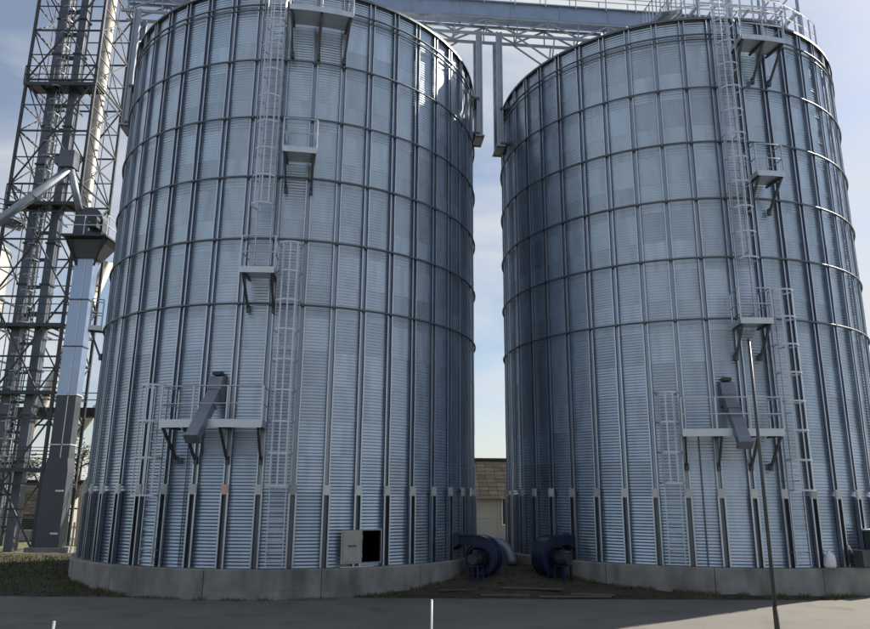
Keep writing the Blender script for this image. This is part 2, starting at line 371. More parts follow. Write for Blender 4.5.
def build_silo(c, off, label, cam_ang, hatch_bay=None, red=()):
    S = thing('grain_silo', label, 'grain silo', (c[0], c[1], 0))
    rear = MB(); order = []
    for k in range(0, NS, 2):
        mid = off + (k + 1) * 360 / NS
        d = abs((mid - cam_ang + 180) % 360 - 180)
        order.append((d, k))
    order.sort(); front = {k for d, k in order[:15]}
    for k in range(0, NS, 2):
        a = R_(off) + k * DA
        for t in range(NT):
            if k in front:
                if hatch_bay is not None and t == 0 and hatch_bay in (k, k + 1):
                    o = k if hatch_bay == k + 1 else k + 1
                    link('wall_sheet', SH1, S, (0, 0, Z0), R_(off) + o * DA); continue
                link('wall_sheet', SH2, S, (0, 0, Z0 + t * TIER), a)
        if k not in front:                                  # far side: plain corrugated skin, joined
            rows = NT * 11 * 2
            vs = []; n = 4
            for i in range(rows + 1):
                z = Z0 + TIER * NT * i / rows; r = R + (.005 if i % 2 == 0 else -.005)
                vs += [polar(r, a + 2 * DA * j / n, z) for j in range(n + 1)]
            rear.add(vs, [(i * (n + 1) + j, i * (n + 1) + j + 1, (i + 1) * (n + 1) + j + 1, (i + 1) * (n + 1) + j) for i in range(rows) for j in range(n)])
    stuff(obj('rear_wall_sheets', rear, 'sheet', S))
    for k in range(NS):
        a = R_(off) + k * DA
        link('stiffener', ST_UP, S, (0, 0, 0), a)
        link('foot_channel', ST_LOW, S, (0, 0, 0), a)
        o = link('splice_plate', SPR if k in red else SP, S, (0, 0, 0), a)
        if k in red: o['label'] = 'pinkish primed splice plate'
    for z in RINGS: obj('wind_ring', ring_mesh(R + .145, z, .036), 'ring', S, smooth=True)
    for z in (19.92, 20.0 - .34 + .0): pass
    obj('wind_ring', ring_mesh(R + .125, 19.93, .034), 'ring', S, smooth=True)
    obj('wind_ring', ring_mesh(R + .125, 19.72, .026), 'ring', S, smooth=True)
    cl = MB()
    for k in range(NS):
        a = R_(off) + k * DA
        for z in RINGS:
            cl.box(polar(R + .125, a, z), (.09, .06, .09), a)
    stuff(obj('ring_clamps', cl, 'ring', S))
    e = MB(); e.lathe([(R - .05, ZE + .02), (R + .13, ZE + .0), (R + .15, ZE - .06), (R + .13, ZE + .05), (R - .05, ZE + .09)], 92)
    obj('eave_ring', e, 'ring', S, smooth=False)
    rf = MB(); rf.lathe([(R + .10, ZE + .05), (0.7, ZE + 3.75), (0.7, ZE + 4.1), (0.02, ZE + 4.15)], NS)
    roof = obj('roof', rf, 'roof', S)
    rr = MB()
    for k in range(NS):
        a = R_(off) + k * DA; rr.bar(polar(R + .05, a, ZE + .10), polar(.9, a, ZE + 3.72), .05, .07)
    stuff(obj('roof_ribs', rr, 'roof', roof))
    fl = MB(); fl.lathe([(R + .03, Z0 + .003), (0.01, Z0 + .003)], 46); obj('floor_slab', fl, 'floor_in', S)
    return S

def foundation(c, label, off):
    F = thing('concrete_foundation', label, 'foundation', (c[0], c[1], 0), 0, 'silo foundations')
    b = MB(); b.lathe([(R - 1.5, Z0 - .01), (R + .30, Z0 - .01), (R + .30, -.3)], 72); obj('core', b, 'concrete', F)
    n = 14; g = .012
    for k in range(n):
        a0 = R_(off) + 2 * PI * k / n + g / R; a1 = R_(off) + 2 * PI * (k + 1) / n - g / R
        s = MB(); ro = R + .345 + random.uniform(-.008, .008); m = 8; pr = [(R + .29, -.3), (ro, -.3), (ro, .20), (ro - .006, .215), (ro, .23), (ro, Z0 - .035), (ro - .03, Z0 - .006), (R + .29, Z0 - .004)]
        s.lathe(pr, m, a0, a1)
        for a, rev in ((a0, 0), (a1, 1)):
            vs = [polar(r, a, z) for r, z in pr]; s.add(vs, [tuple(range(len(vs)))])
        obj('cast_segment', s, 'concrete', F)
    return F

foundation(LC, 'low concrete ring under the left silo, beside the open hatch', 6)
foundation(RC, 'low concrete ring under the right silo, with a white sack on its edge', 0)

OFFL, OFFR = 242.5, 213.48
SL = build_silo(LC, OFFL, 'large corrugated steel grain silo on the left with an open hatch at its foot', 281, hatch_bay=7, red=(3,))
SR = build_silo(RC, OFFR, 'large corrugated steel grain silo on the right, behind the tall slender pole', 251.5)

def st(off, k): return off + k * 360 / NS
# --- left silo fittings
ladder(SL, 271.3, 9.75, 21.7, 12.0, 21.6)
ladder(SL, 278.3, 0.9, 10.8, 3.2, 10.7)
ladder(SL, 248.4, 0.9, 6.2, 2.9, 6.2)
platform(SL, 275.3, 282.7, 13.88, 1.05, (275.8, 282.2))
platform(SL, 267.9, 275.1, 9.75, 1.05, (268.4, 274.6))
platform(SL, 275.0, 289.8, 19.15, 1.10, (275.4, 282.4, 289.3), drop=1.25)
platform(SL, 252.7, 274.6, 5.0, 1.05, (253.2, 258.15, 265.98, 273.8), thick=.24)
platform(SL, 203, 206.5, 8.95, 0.65, (204.7,))
chute(SL, 262.3, 6.15, 4.55, 1.55)
# --- right silo fittings
ladder(SR, 270.4, 8.6, 21.9, 10.8, 21.8)
ladder(SR, 278.0, 0.9, 9.8, 3.2, 9.7)
ladder(SR, 249.1, 0.9, 6.3, 3.4, 6.3)
platform(SR, 274.0, 280.8, 13.85, 1.05, (274.5, 280.3))
platform(SR, 266.6, 273.9, 8.6, 1.05, (267.1, 273.4))
platform(SR, 252.3, 273.7, 4.98, 1.05, (252.8, 260.43, 268.26, 273.2), thick=.24)
platform(SR, 273.6, 285.5, 19.2, 1.05, (274.0, 279.6, 285.0), drop=1.2)
chute(SR, 263.9, 6.32, 4.60, 1.55)

for S_, an in ((SL, 255.6), (SR, 256.2)):
    k = MB(); k.path([(R + .06, 0, Z0 + .02), (R + .06, 0, 4.95)], .022, 6); obj('cable_conduit', k, 'ring', S_, (0, 0, 0), R_(an))
# open hatch in the foot of the left silo
a7 = R_(st(OFFL, 7)); am = a7 + DA / 2
hb = MB()
W2, ow, oz0, oz1 = R * DA / 2, .32, Z0 + .13, Z0 + 1.06
hb.box((R + .01, -(W2 + ow) / 2, Z0 + TIER / 2), (.03, W2 - ow, TIER)); hb.box((R + .01, (W2 + ow) / 2, Z0 + TIER / 2), (.03, W2 - ow, TIER))
hb.box((R + .011, 0, (oz1 + Z0 + TIER) / 2), (.028, 2 * ow, Z0 + TIER - oz1)); hb.box((R + .011, 0, (Z0 + oz0) / 2), (.028, 2 * ow, oz0 - Z0))
H = obj('access_hatch', hb, 'sheet', SL, (0, 0, 0), am)
fr = MB()
for s in (-1, 1): fr.box((R + .07, s * (ow + .02), (oz0 + oz1) / 2), (.13, .04, oz1 - oz0 + .08))
for z in (oz0 - .02, oz1 + .02): fr.box((R + .071, 0, z), (.132, 2 * ow, .04))
obj('hatch_frame', fr, 'stiff', H)
lf = MB(); y = -ow - .40
lf.box((R + .215, y, (oz0 + oz1) / 2), (.03, .70, .98)); lf.box((R + .24, y, (oz0 + oz1) / 2), (.03, .58, .86))
for z in (oz0 + .2, oz1 - .2): lf.path([(R + .19, -ow - .035, z - .06), (R + .19, -ow - .035, z + .06)], .022, 8)
L_ = obj('hatch_leaf', lf, 'hatch', H); L_['label'] = 'open grey hatch door swung back'
hd = MB(); hd.bar((R + .28, y - .12, oz0 + .50), (R + .28, y + .12, oz0 + .50), .03); hd.box((R + .265, y - .12, oz0 + .5), (.04, .03, .03)); hd.box((R + .265, y + .12, oz0 + .5), (.04, .03, .03)); obj('handle', hd, 'dark', L_)
sl = MB(); sl.box((R + .18, -.55, Z0 + .02), (.20, 1.1, .03)); tag(obj('loose_board', sl, 'deck', None, (LC[0], LC[1], 0), am), 'thin pale sheet lying on the foundation below the hatch door', 'sheet')

# roof-edge railing of the right silo
rm = MB(); A0, A1 = R_(262), R_(312); nn = 12
rr_ = R + .05
rb = MB()
for h in (1.12, .58): rb.path([polar(rr_, A0 + (A1 - A0) * i / 24, ZE + h) for i in range(25)], .025, 6)
RR = obj('roof_railing', rb, 'ladder', SR)
for i in range(nn + 1):
    a = A0 + (A1 - A0) * i / nn; k = MB(); k.bar(polar(rr_, a, ZE), polar(rr_, a, ZE + 1.12), .045); obj('rail_post', k, 'ladder', RR)

# ------------------------------------------------------------------ catwalk bridge with conveyor across the roofs
bd = Vector((RC[0] - LC[0], RC[1] - LC[1], 0)).normalized(); bn = Vector((-bd.y, bd.x, 0))
def bp(s, n, z):  # s metres from the left silo axis
    return Vector((LC[0], LC[1], 0)) + bd * s + bn * n + Vector((0, 0, z))
BR = thing('catwalk_bridge', 'blue-grey conveyor bridge with truss and railing spanning the silo roofs', 'bridge', tuple(bp(0, 0, 24.2)))
off0 = bp(0, 0, 24.2)
def brl(s, n, z): return bp(s, n, z) - off0
S0, S1 = -8.7, 23.0
k = MB(); k.bar(brl(S0, 0, 25.66), brl(S1, 0, 25.66), .70, .74); CT = obj('conveyor_trough', k, 'bridge', BR)
s = S0 + 1.2
while s < S1: k = MB(); k.bar(brl(s, 0, 25.65), brl(s + .05, 0, 25.65), .78, .80); obj('trough_flange', k, 'bridge', CT); s += 2.4
k = MB(); k.bar(brl(S0, 0, 26.06), brl(S1, 0, 26.06), .95, .04); obj('walkway', k, 'deck', BR)
for n in (-.36, .36):
    k = MB(); k.bar(brl(S0, n, 25.17), brl(S1, n, 25.17), .10, .11); obj('top_chord', k, 'truss', BR)
    k = MB(); k.bar(brl(S0, n, 24.30), brl(S1, n, 24.30), .10, .12); obj('bottom_chord', k, 'truss', BR)
    i = 0; s = S0 + .3
    while s < S1 - 1.5:
        k = MB(); k.bar(brl(s, n, 24.36), brl(s + 1.5, n, 25.11), .07) if i % 2 == 0 else k.bar(brl(s, n, 25.11), brl(s + 1.5, n, 24.36), .07)
        obj('diagonal', k, 'truss', BR)
        k = MB(); k.bar(brl(s, n, 24.36), brl(s, n, 25.11), .055); obj('vertical', k, 'truss', BR)
        s += 1.5; i += 1
s = S0 + .3
while s < S1: k = MB(); k.bar(brl(s, -.36, 24.29), brl(s, .36, 24.29), .06); obj('cross_member', k, 'truss', BR); s += 3.0
for n in (-.50, .50):
    s = S0 + .2
    while s < S1: k = MB(); k.bar(brl(s, n, 25.9), brl(s, n, 27.15), .045); obj('rail_post', k, 'ladder', BR); s += 1.5
    for h in (27.15, 26.6): k = MB(); k.path([brl(S0, n, h), brl(S1, n, h)], .024, 6); obj('hand_rail', k, 'ladder', BR)
# knee braces from the legs to the trusses
for d, s in ((-1, 7.72), (1, 8.66), (1, -7.75)):
    for n in (-.36, .36):
        for P, Q in (((.9, 24.25), (2.6, 23.05)), ((2.6, 23.05), (2.75, 24.25)), ((2.6, 23.05), (3.9, 23.0))):
            k = MB(); k.bar(brl(s + d * P[0], n, P[1]), brl(s + d * Q[0], n, Q[1]), .065); obj('knee_brace', k, 'truss', BR)

def leg(s, z0, label):
    base = bp(s, 0, z0); T = thing('bridge_leg', label, 'support leg', tuple(base), math.atan2(bd.y, bd.x), 'bridge support legs')
    h = 24.22 - z0
    for n in (-.62, .25):
        k = MB(); 
        for e in (-1, 1): k.box((e * .11, n, h / 2), (.06, .16, h))
        k.box((0, n, h / 2), (.17, .05, h)); obj('column', k, 'truss', T)
    z = .3
    while z < h - .6:
        k = MB(); k.bar((0, -.62, z), (0, .25, z + .75), .05); obj('lacing', k, 'truss', T); z += .75
    sd = 1 if s > 0 else -1
    sd = {True: -1, False: 1}[(0 < s < 8.1)] if s > 0 else 1
    for z in (.15, 1.9 if h > 3 else .9):
        k = MB(); k.box((sd * .22, -.18, z), (.42, 1.1, .10)); obj('wall_bracket', k, 'bracket', T)
    k = MB(); k.box((0, -.18, .03), (.42, 1.15, .06)); obj('base_plate', k, 'truss', T)
    return T
leg(7.71, 18.75, 'twin steel leg carrying the bridge, bolted to the left silo by the gap')
leg(8.66, 18.3, 'twin steel leg carrying the bridge, bolted to the right silo by the gap')
leg(-7.85, 18.4, 'twin steel leg carrying the bridge at the far left shoulder of the left silo')

# head frame over the right silo
HF = thing('roof_head_frame', 'open railed steel frame standing over the top of the right silo', 'steel frame', tuple(bp(20.6, -.2, 24.2)), math.atan2(bd.y, bd.x))
HF.location.z = 22.6
for x in (-2.6, -1.0, .7, 2.4):
    for y in (-1.6, 1.5):
        k = MB(); k.bar((x, y, -.6), (x, y, 6.5), .10); obj('post', k, 'truss', HF)
for z in (3.1, 4.2, 5.2, 6.4):
    for y in (-1.6, 1.5): k = MB(); k.bar((-2.6, y, z), (2.4, y, z), .06); obj('rail', k, 'ladder', HF)
    for x in (-2.6, 2.4): k = MB(); k.bar((x, -1.6, z), (x, 1.5, z), .06); obj('rail', k, 'ladder', HF)
for x in (-2.6, .7):
    k = MB(); k.bar((x, -1.6, 3.1), (x + 1.6, -1.6, 5.2), .05); obj('brace', k, 'truss', HF)
for x in (-2.6, -1.75, -.9, -.05, .8, 1.6, 2.4): k = MB(); k.bar((x, -1.6, 2.95), (x, 1.5, 2.95), .09); obj('deck_beam', k, 'truss', HF)
# stair up the roof of the right silo
SA = thing('roof_stair', 'steel stair with railing climbing the roof of the right silo', 'stair', (RC[0], RC[1], 0), R_(258))
for y in (-.38, .38):
    k = MB(); k.bar((R + .1, y, ZE + .35), (1.2, y, ZE + 3.9), .05, .20); obj('stringer', k, 'bridge', SA)
    k = MB(); k.path([(R + .1, y, ZE + 1.4), (1.2, y, ZE + 4.95)], .025, 6)
    for i in range(6):
        t = i / 5; k.bar((R + .1 - t * (R - 1.1), y, ZE + .35 + t * 3.55), (R + .1 - t * (R - 1.1), y, ZE + 1.4 + t * 3.55), .045)
    obj('railing', k, 'ladder', SA)
tm = MB(); tm.box((0, 0, 0), (.22, .74, .03)); tm = tm.mesh('tread', 'deck')
for i in range(22): t = (i + .5) / 22; link('tread', tm, SA, (R + .1 - t * (R - 1.1), 0, ZE + .38 + t * 3.55))

# ------------------------------------------------------------------ aeration fans
def fan(c, ang, side, label):
    F = thing('aeration_fan', label, 'fan', (c[0], c[1], 0), R_(ang), 'blue aeration fans')
    cx, cz = R + 1.16, .93
    out = []; n = 36
    for i in range(n + 1):                                 # scroll opening at the top towards the silo wall
        th = PI / 2 - 2 * PI * i / n; r = .70 - .26 * i / n
        out.append((cx + r * math.cos(th), cz + r * math.sin(th)))
    out = [(R + .40, cz + .70), (R + .40, cz + .42)] + [(cx - .42, cz + .42)] + out[::-1][3:] 
    hb = MB(); hb.prism(out, 'y', -.24, .24); 
    Hs = obj('scroll_housing', hb, 'blue', F)
    rim = MB()
    for y in (-.25, .25):
        pts = [(x, y, z) for x, z in out]; rim.path(pts, .022, 5, closed=True)
    obj('housing_rim', rim, 'blue', Hs)
    inl = MB(); f = side
    def disc(y0, y1, r0, r1, m, nm):
        b = MB(); q = 28
        vs = [(cx + r0 * math.cos(2 * PI * i / q), y0, cz + r0 * math.sin(2 * PI * i / q)) for i in range(q)] + [(cx + r1 * math.cos(2 * PI * i / q), y1, cz + r1 * math.sin(2 * PI * i / q)) for i in range(q)]
        b.add(vs, [(i, (i + 1) % q, q + (i + 1) % q, q + i) for i in range(q)]); return obj(nm, b, m, F, smooth=True)
    disc(f * .24, f * .40, .27, .36, 'blue', 'inlet_cone')
    b = MB(); q = 28; b.add([(cx + .285 * math.cos(2 * PI * i / q), f * .245, cz + .285 * math.sin(2 * PI * i / q)) for i in range(q)], [tuple(range(q))]); obj('impeller_eye', b, 'black', F)  # flat black disc painted for the dark inside of the inlet
    b = MB()
    for i in range(10):
        a = 2 * PI * i / 10; b.bar((cx + .09 * math.cos(a), f * .256, cz + .09 * math.sin(a)), (cx + .26 * math.cos(a), f * .256, cz + .26 * math.sin(a)), .012, .03)
    obj('impeller_blades', b, 'dark', F)
    b = MB(); y = f * .52
    b.path([(cx + .02, f * .30, cz), (cx + .02, f * .86, cz)], .17, 16); 
    for i in range(8): a = 2 * PI * i / 8; b.box((cx + .02 + .18 * math.cos(a), f * .58, cz + .18 * math.sin(a)), (.02, .4, .02), 0)
    b.box((cx + .02, f * .58, cz + .22), (.14, .16, .12)); obj('motor', b, 'dark', F, smooth=False)
    b = MB()
    b.box((cx + .02, f * .58, cz - .22), (.42, .50, .05))
    for e in (-1, 1):
        for yy in (.38, .78): b.bar((cx + .02 + e * .17, f * yy, cz - .22), (cx + .02 + e * .20, f * yy, .0), .06)
    for e in (-1, 1):
        for yy in (-.2, .2): b.bar((cx + e * .30, yy, cz - .45), (cx + e * .42, yy, .0), .07)
    b.box((cx, 0, .16), (1.1, .56, .06)); obj('stand', b, 'blue', F)
    b = MB(); b.add([(R + .41, y, z) for y, z in ((-.22, cz + .44), (.22, cz + .44), (.22, cz + .69), (-.22, cz + .69))] + [(R + .06, y, z) for y, z in ((-.30, Z0 + .30), (.30, Z0 + .30), (.30, Z0 + .85), (-.30, Z0 + .85))],
                    [(0, 1, 5, 4), (1, 2, 6, 5), (2, 3, 7, 6), (3, 0, 4, 7)]); obj('outlet_duct', b, 'blue', F)
    return F
fan(LC, 331.5, -1, 'blue centrifugal fan at the foot of the left silo, by the gap')
fan(RC, 219.5, 1, 'blue centrifugal fan at the foot of the right silo, by the gap')
# curved grey duct lying behind the left fan
DL = MB(); DL.path([(2.3 + .55 * math.cos(R_(a)), 27.6 + a * .004, .55 + .75 * math.sin(R_(a))) for a in range(0, 181, 12)], .19, 14)
tag(obj('air_duct', DL, 'chute', smooth=True), 'curved grey air duct behind the left blue fan', 'duct')

# ------------------------------------------------------------------ elevator tower at the left
TX0, TX1, TY0, TY1, TH = -24.45, -20.35, 38.7, 42.4, 37.0
TW = thing('elevator_tower', 'tall dark lattice tower with twin elevator trunks at the left edge', 'tower', ((TX0 + TX1) / 2, (TY0 + TY1) / 2, 0))
hx, hy = (TX1 - TX0) / 2, (TY1 - TY0) / 2
cor = [(-hx, -hy), (hx, -hy), (hx, hy), (-hx, hy)]
for x, y in cor: k = MB(); k.bar((x, y, -.1), (x, y, TH), .14); obj('column', k, 'tower', TW)
levels = [0.05 + 3.35 * i for i in range(12)]
for i, z in enumerate(levels):
    for e in range(4):
        a, b = cor[e], cor[(e + 1) % 4]
        if i: k = MB(); k.bar((*a, z), (*b, z), .09); obj('strut', k, 'tower', TW)
        if i < 11:
            m = ((a[0] + b[0]) / 2, (a[1] + b[1]) / 2); zt = levels[i + 1]
            if e in (0, 2):
                for q in (a, b): k = MB(); k.bar((*q, z), (*m, zt) if i % 2 == 0 else (*m, z + .001), .075) if i % 2 == 0 else k.bar((*m, z), (*q, zt), .075); obj('diagonal', k, 'tower', TW)
            else:
                for A_, B_ in ((a, b), (b, a)): k = MB(); k.bar((*A_, z), (*B_, zt), .055); obj('diagonal', k, 'tower', TW)
            k = MB(); k.bar((*m, z), (*m, zt), .04); obj('hanger', k, 'tower', TW)
            k = MB(); k.bar((*a, (z + zt) / 2), (*b, (z + zt) / 2), .055); obj('strut', k, 'tower', TW)
cx0 = (TX0 + TX1) / 2; cy0 = (TY0 + TY1) / 2
for x in (-23.3 - cx0, -22.0 - cx0):
    k = MB(); k.box((x, -.9, TH / 2), (.46, .55, TH)); T_ = obj('elevator_trunk', k, 'trunk', TW)
    fm = MB(); fm.box((0, 0, 0), (.60, .69, .09)); fm = fm.mesh('trunk_flange', 'tower'); z = 2.1
    while z < TH: link('trunk_flange', fm, T_, (x, -.9, z)); z += 2.45
z = 1.2
while z < TH:
    k = MB(); k.box((-22.65 - cx0, -.9, z), (.84, .30, .12)); obj('spacer', k, 'tower', TW); z += 1.63
# ladder between trunks
k = MB()
for e in (-1, 1): k.box((-22.65 - cx0 + e * .22, -1.35, TH / 2), (.05, .05, TH))
LD = obj('ladder', k, 'truss', TW)
k = MB(); z = .3
while z < TH: k.bar((-22.87 - cx0, -1.35, z), (-22.43 - cx0, -1.35, z), .03); z += .3
stuff(obj('rungs', k, 'truss', LD))
for z in (4.15, 8.2, 11.9, 19.0, 26.6):
    k = MB(); k.box((0, -hy + .55, z), (2 * hx + .2, 1.25, .05)); D_ = obj('platform', k, 'tower', TW)
    q = MB(); q.bar((-hx - .1, -hy - .08, z - .06), (hx + .1, -hy - .08, z - .06), .08, .20); obj('edge_beam', q, 'tower', D_)
    for i in range(6): x = -hx + 2 * hx * i / 5; q = MB(); q.bar((x, -hy - .05, z - .09), (x, hy, z - .09), .06, .10); obj('joist', q, 'tower', D_)
    for h in (1.1, .55):
        q = MB(); P = [(-hx - .1, -hy + 1.1, z + h), (-hx - .1, -hy - .1, z + h), (hx + .1, -hy - .1, z + h), (hx + .1, -hy + 1.1, z + h)]
        for a, b in zip(P[:-1], P[1:]): q.bar(a, b, .04)
        obj('hand_rail', q, 'tower', D_)
    for i in range(6):
        x = -hx - .1 + (2 * hx + .2) * i / 5; q = MB(); q.bar((x, -hy - .1, z), (x, -hy - .1, z + 1.1), .045); obj('rail_post', q, 'tower', D_)
hm = MB(); pts = [(.33 * math.cos(R_(a)), -.33 + .33 * math.sin(-R_(a)) - .0) for a in range(0, 181, 20)]
pts = [(.33, 0)] + pts + [(-.33, 0)]
for (ax, ay), (bx, by) in zip(pts[:-1], pts[1:]): hm.bar((ax, ay, 0), (bx, by, 0), .012, .05)
hm = hm.mesh('cage_hoop', 'truss'); z = 3.0
while z < TH: link('cage_hoop', hm, LD, (-22.65 - cx0, -1.36, z)); z += .9

# downspouts on and around the tower
def tube(name, pts, r, m, label, cat='pipe', collars=True, group=None):
    base = Vector(pts[-1]); T = thing(name, label, cat, tuple(base), 0, group)
    b = MB(); b.path([Vector(p) - base for p in pts], r, 16); obj('pipe', b, m, T, smooth=True)
    if collars:
        for a, c in zip(pts[:-1], pts[1:]):
            a = Vector(a); c = Vector(c); n = int((c - a).length // 2.4)
            for i in range(1, n + 1):
                q = a + (c - a) * (i / (n + 1)); d = (c - a).normalized()
                b = MB(); b.path([q - d * .04 - base, q + d * .04 - base], r + .045, 16); obj('collar', b, m, T)
    return T
tube('downspout', [(-20.85, 38.1, 20.75), (-27.5, 37.2, 14.0)], .25, 'pipe_grey', 'grey downspout slanting left across the front of the lattice tower')
tube('downspout', [(-20.95, 40.6, 37), (-20.95, 40.6, 18.0), (-20.5, 41, 16.9)], .30, 'pipe', 'pale sunlit downspout running up inside the right side of the tower')
SPT = tube('downspout', [(-20.9, 38.1, 21.2), (-20.1, 38.4, 18.4)], .20, 'pipe_grey', 'short grey spout leading down to the elevator head', collars=False)
k = MB(); k.box((-.85, -.2, 2.95), (.85, .75, 1.0)); k.box((-1.3, .2, 3.1), (1.0, .5, .45)); obj('splitter_box', k, 'trunk', SPT)
tube('downspout', [(-21.2, 45, 17.5), (-25.6, 46, 6.0), (-26.5, 46, 3.5)], .34, 'pipe', 'pale downspout slanting down behind the lattice tower')
tube('downspout', [(-19.4, 47, 12), (-24.4, 47.5, 4.6)], .24, 'pipe', 'second pale downspout slanting low behind the bucket elevator')
tube('downspout', [(-17.4, 42.5, 7.6), (-20.0, 42.5, 3.2), (-19.75, 42.2, .1)], .14, 'pipe', 'thin cream pipe bent near the ground beside the elevator foot', collars=False)

# bucket elevator standing in front of the tower's right side
EX = -19.55; EY = 38.8
BE = thing('bucket_elevator', 'bucket elevator with blue-grey casing and railed head beside the left silo', 'elevator', (EX, EY, 0))
def casing(x, wd, dp, z0, z1, m, nm='casing'):
    k = MB(); k.box((x, 0, (z0 + z1) / 2), (wd, dp, z1 - z0)); return obj(nm, k, m, BE)
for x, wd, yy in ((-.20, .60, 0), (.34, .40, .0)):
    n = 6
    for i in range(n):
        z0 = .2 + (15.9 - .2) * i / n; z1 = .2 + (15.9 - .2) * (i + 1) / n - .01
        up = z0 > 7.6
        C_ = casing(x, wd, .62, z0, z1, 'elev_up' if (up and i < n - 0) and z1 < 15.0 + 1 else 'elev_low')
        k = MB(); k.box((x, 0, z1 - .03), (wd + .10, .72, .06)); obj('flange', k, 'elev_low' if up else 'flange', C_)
k = MB(); k.box((.12, -.30, 8.0), (.05, .06, 15.8)); obj('corner_strip', k, 'flange', BE)
k = MB(); k.box((.03, -.05, 2.0), (1.22, .76, 4.0)); k.prism([(-.58, 4.0), (.64, 4.0), (.55, 4.7), (-.51, 4.7)], 'y', -.40, .36); BT = obj('boot', k, 'elev_low', BE)
for z in (.95, 3.05): k = MB(); k.box((.38, -.47, z), (.40, .04, .09)); obj('inspection_cover', k, 'flange', BT)
k = MB(); k.box((.03, -.05, .12), (1.9, 1.3, .30)); obj('plinth', k, 'concrete', BE)
k = MB()
k.add([(x, y, z) for z, s in ((15.6, .60), (16.6, 1.0)) for x, y in ((-.8 * s - .1, -.7 * s), (1.75 * s - .35, -.7 * s), (1.75 * s - .35, .7 * s), (-.8 * s - .1, .7 * s))], [(3, 2, 1, 0), (4, 5, 6, 7), (0, 1, 5, 4), (1, 2, 6, 5), (2, 3, 7, 6), (3, 0, 4, 7)])
obj('head_support', k, 'elev_low', BE)
k = MB(); k.box((.25, -.1, 16.68), (2.5, 2.2, .10)); HP = obj('head_platform', k, 'tower', BE)
for h in (1.1, .55):
    q = MB(); P = [(-1.0, -1.2, 16.7 + h), (1.5, -1.2, 16.7 + h), (1.5, 1.0, 16.7 + h)]
    for a, b in zip(P[:-1], P[1:]): q.bar(a, b, .04)
    obj('hand_rail', q, 'ladder', HP)
for x, y in ((-1.0, -1.2), (.25, -1.2), (1.5, -1.2), (1.5, 0), (1.5, 1.0)): q = MB(); q.bar((x, y, 16.7), (x, y, 17.8), .045); obj('rail_post', q, 'ladder', HP)
for x in (-.8, 1.3): q = MB(); q.bar((x, -1.0, 16.6), (x * .45, -.3, 15.2), .09); obj('bracket', q, 'tower', HP)
out = [(-.75, 16.75), (.85, 16.75)] + [(.05 + .80 * math.cos(R_(a)), 17.75 + .85 * math.sin(R_(a))) for a in range(0, 181, 15)]
k = MB(); k.prism(out, 'y', -.45, .45); obj('head_hood', k, 'elev_low', BE)
k = MB(); k.path([(.55, -.5, 17.7), (.55, -1.0, 17.7)], .24, 16); k.box((.55, -.75, 17.35), (.5, .5, .25)); k.box((.55, -.48, 17.5), (.7, .06, .7)); obj('drive_motor', k, 'dark', BE)
k = MB(); k.box((.2, -.48, 17.6), (.16, .05, .9)); obj('hood_strip', k, 'flange', BE)

# horizontal conveyor between tower and left silo
HC = thing('feed_conveyor', 'dark horizontal conveyor with railing running behind the left silo', 'conveyor', (-20, 43.2, 7.3))
k = MB(); k.box((2, 0, .25), (16, .7, .55)); obj('trough', k, 'tower', HC)
for h in (1.35, .95): k = MB(); k.bar((-6, -.6, h), (10, -.6, h), .05); obj('hand_rail', k, 'tower', HC)
for i in range(12): k = MB(); k.bar((-6 + i * 1.4, -.6, .1), (-6 + i * 1.4, -.6, 1.35), .05); obj('rail_post', k, 'tower', HC)
for x in (-4.5, 3.2, 8):
    k = MB(); k.bar((x, 0, -7.3), (x, 0, 0), .16); obj('post', k, 'tower', HC)
    for e in (-1, 1): k = MB(); k.bar((x, 0, -1.6), (x + e * 1.5, 0, 0), .09); obj('brace', k, 'tower', HC)

# pale hopper bin behind the tower
HB = thing('hopper_bin', 'pale round hopper bin behind the lattice tower at the left edge', 'bin', (-34.2, 50, 0))
b = MB(); b.lathe([(.3, 5.6), (3.0, 9.6), (3.0, 20.2), (.5, 22.2), (.01, 22.3)], 40); obj('shell', b, 'bin', HB, smooth=False)
for z in (9.6, 13, 16.5, 20): b = MB(); b.lathe([(3.0, z - .08), (3.08, z - .08), (3.08, z + .08), (3.0, z + .08)], 40); obj('hoop', b, 'ring', HB)
for i in range(8): a = 2 * PI * i / 8; k = MB(); k.bar((3 * math.cos(a), 3 * math.sin(a), 0), (3 * math.cos(a), 3 * math.sin(a), 9.7), .2); obj('leg', k, 'tower', HB)
# slanting conveyor gantry reaching the tower from the left
CG = thing('conveyor_gantry', 'railed conveyor gantry reaching the lattice tower from the left edge', 'gantry', (-24.6, 40.3, 18.2))
k = MB(); k.bar((0, 0, 0), (-9, 1.0, 2.6), .7, .5); obj('trough', k, 'tower', CG)
for y in (-.6, .6):
    for h in (.6, 1.2): k = MB(); k.bar((0, y, h), (-9, y + 1, h + 2.6), .05); obj('hand_rail', k, 'tower', CG)
    for i in range(7): t = i / 6; k = MB(); k.bar((-9 * t, y + t, 2.6 * t), (-9 * t, y + t, 2.6 * t + 1.2), .05); obj('rail_post', k, 'tower', CG)

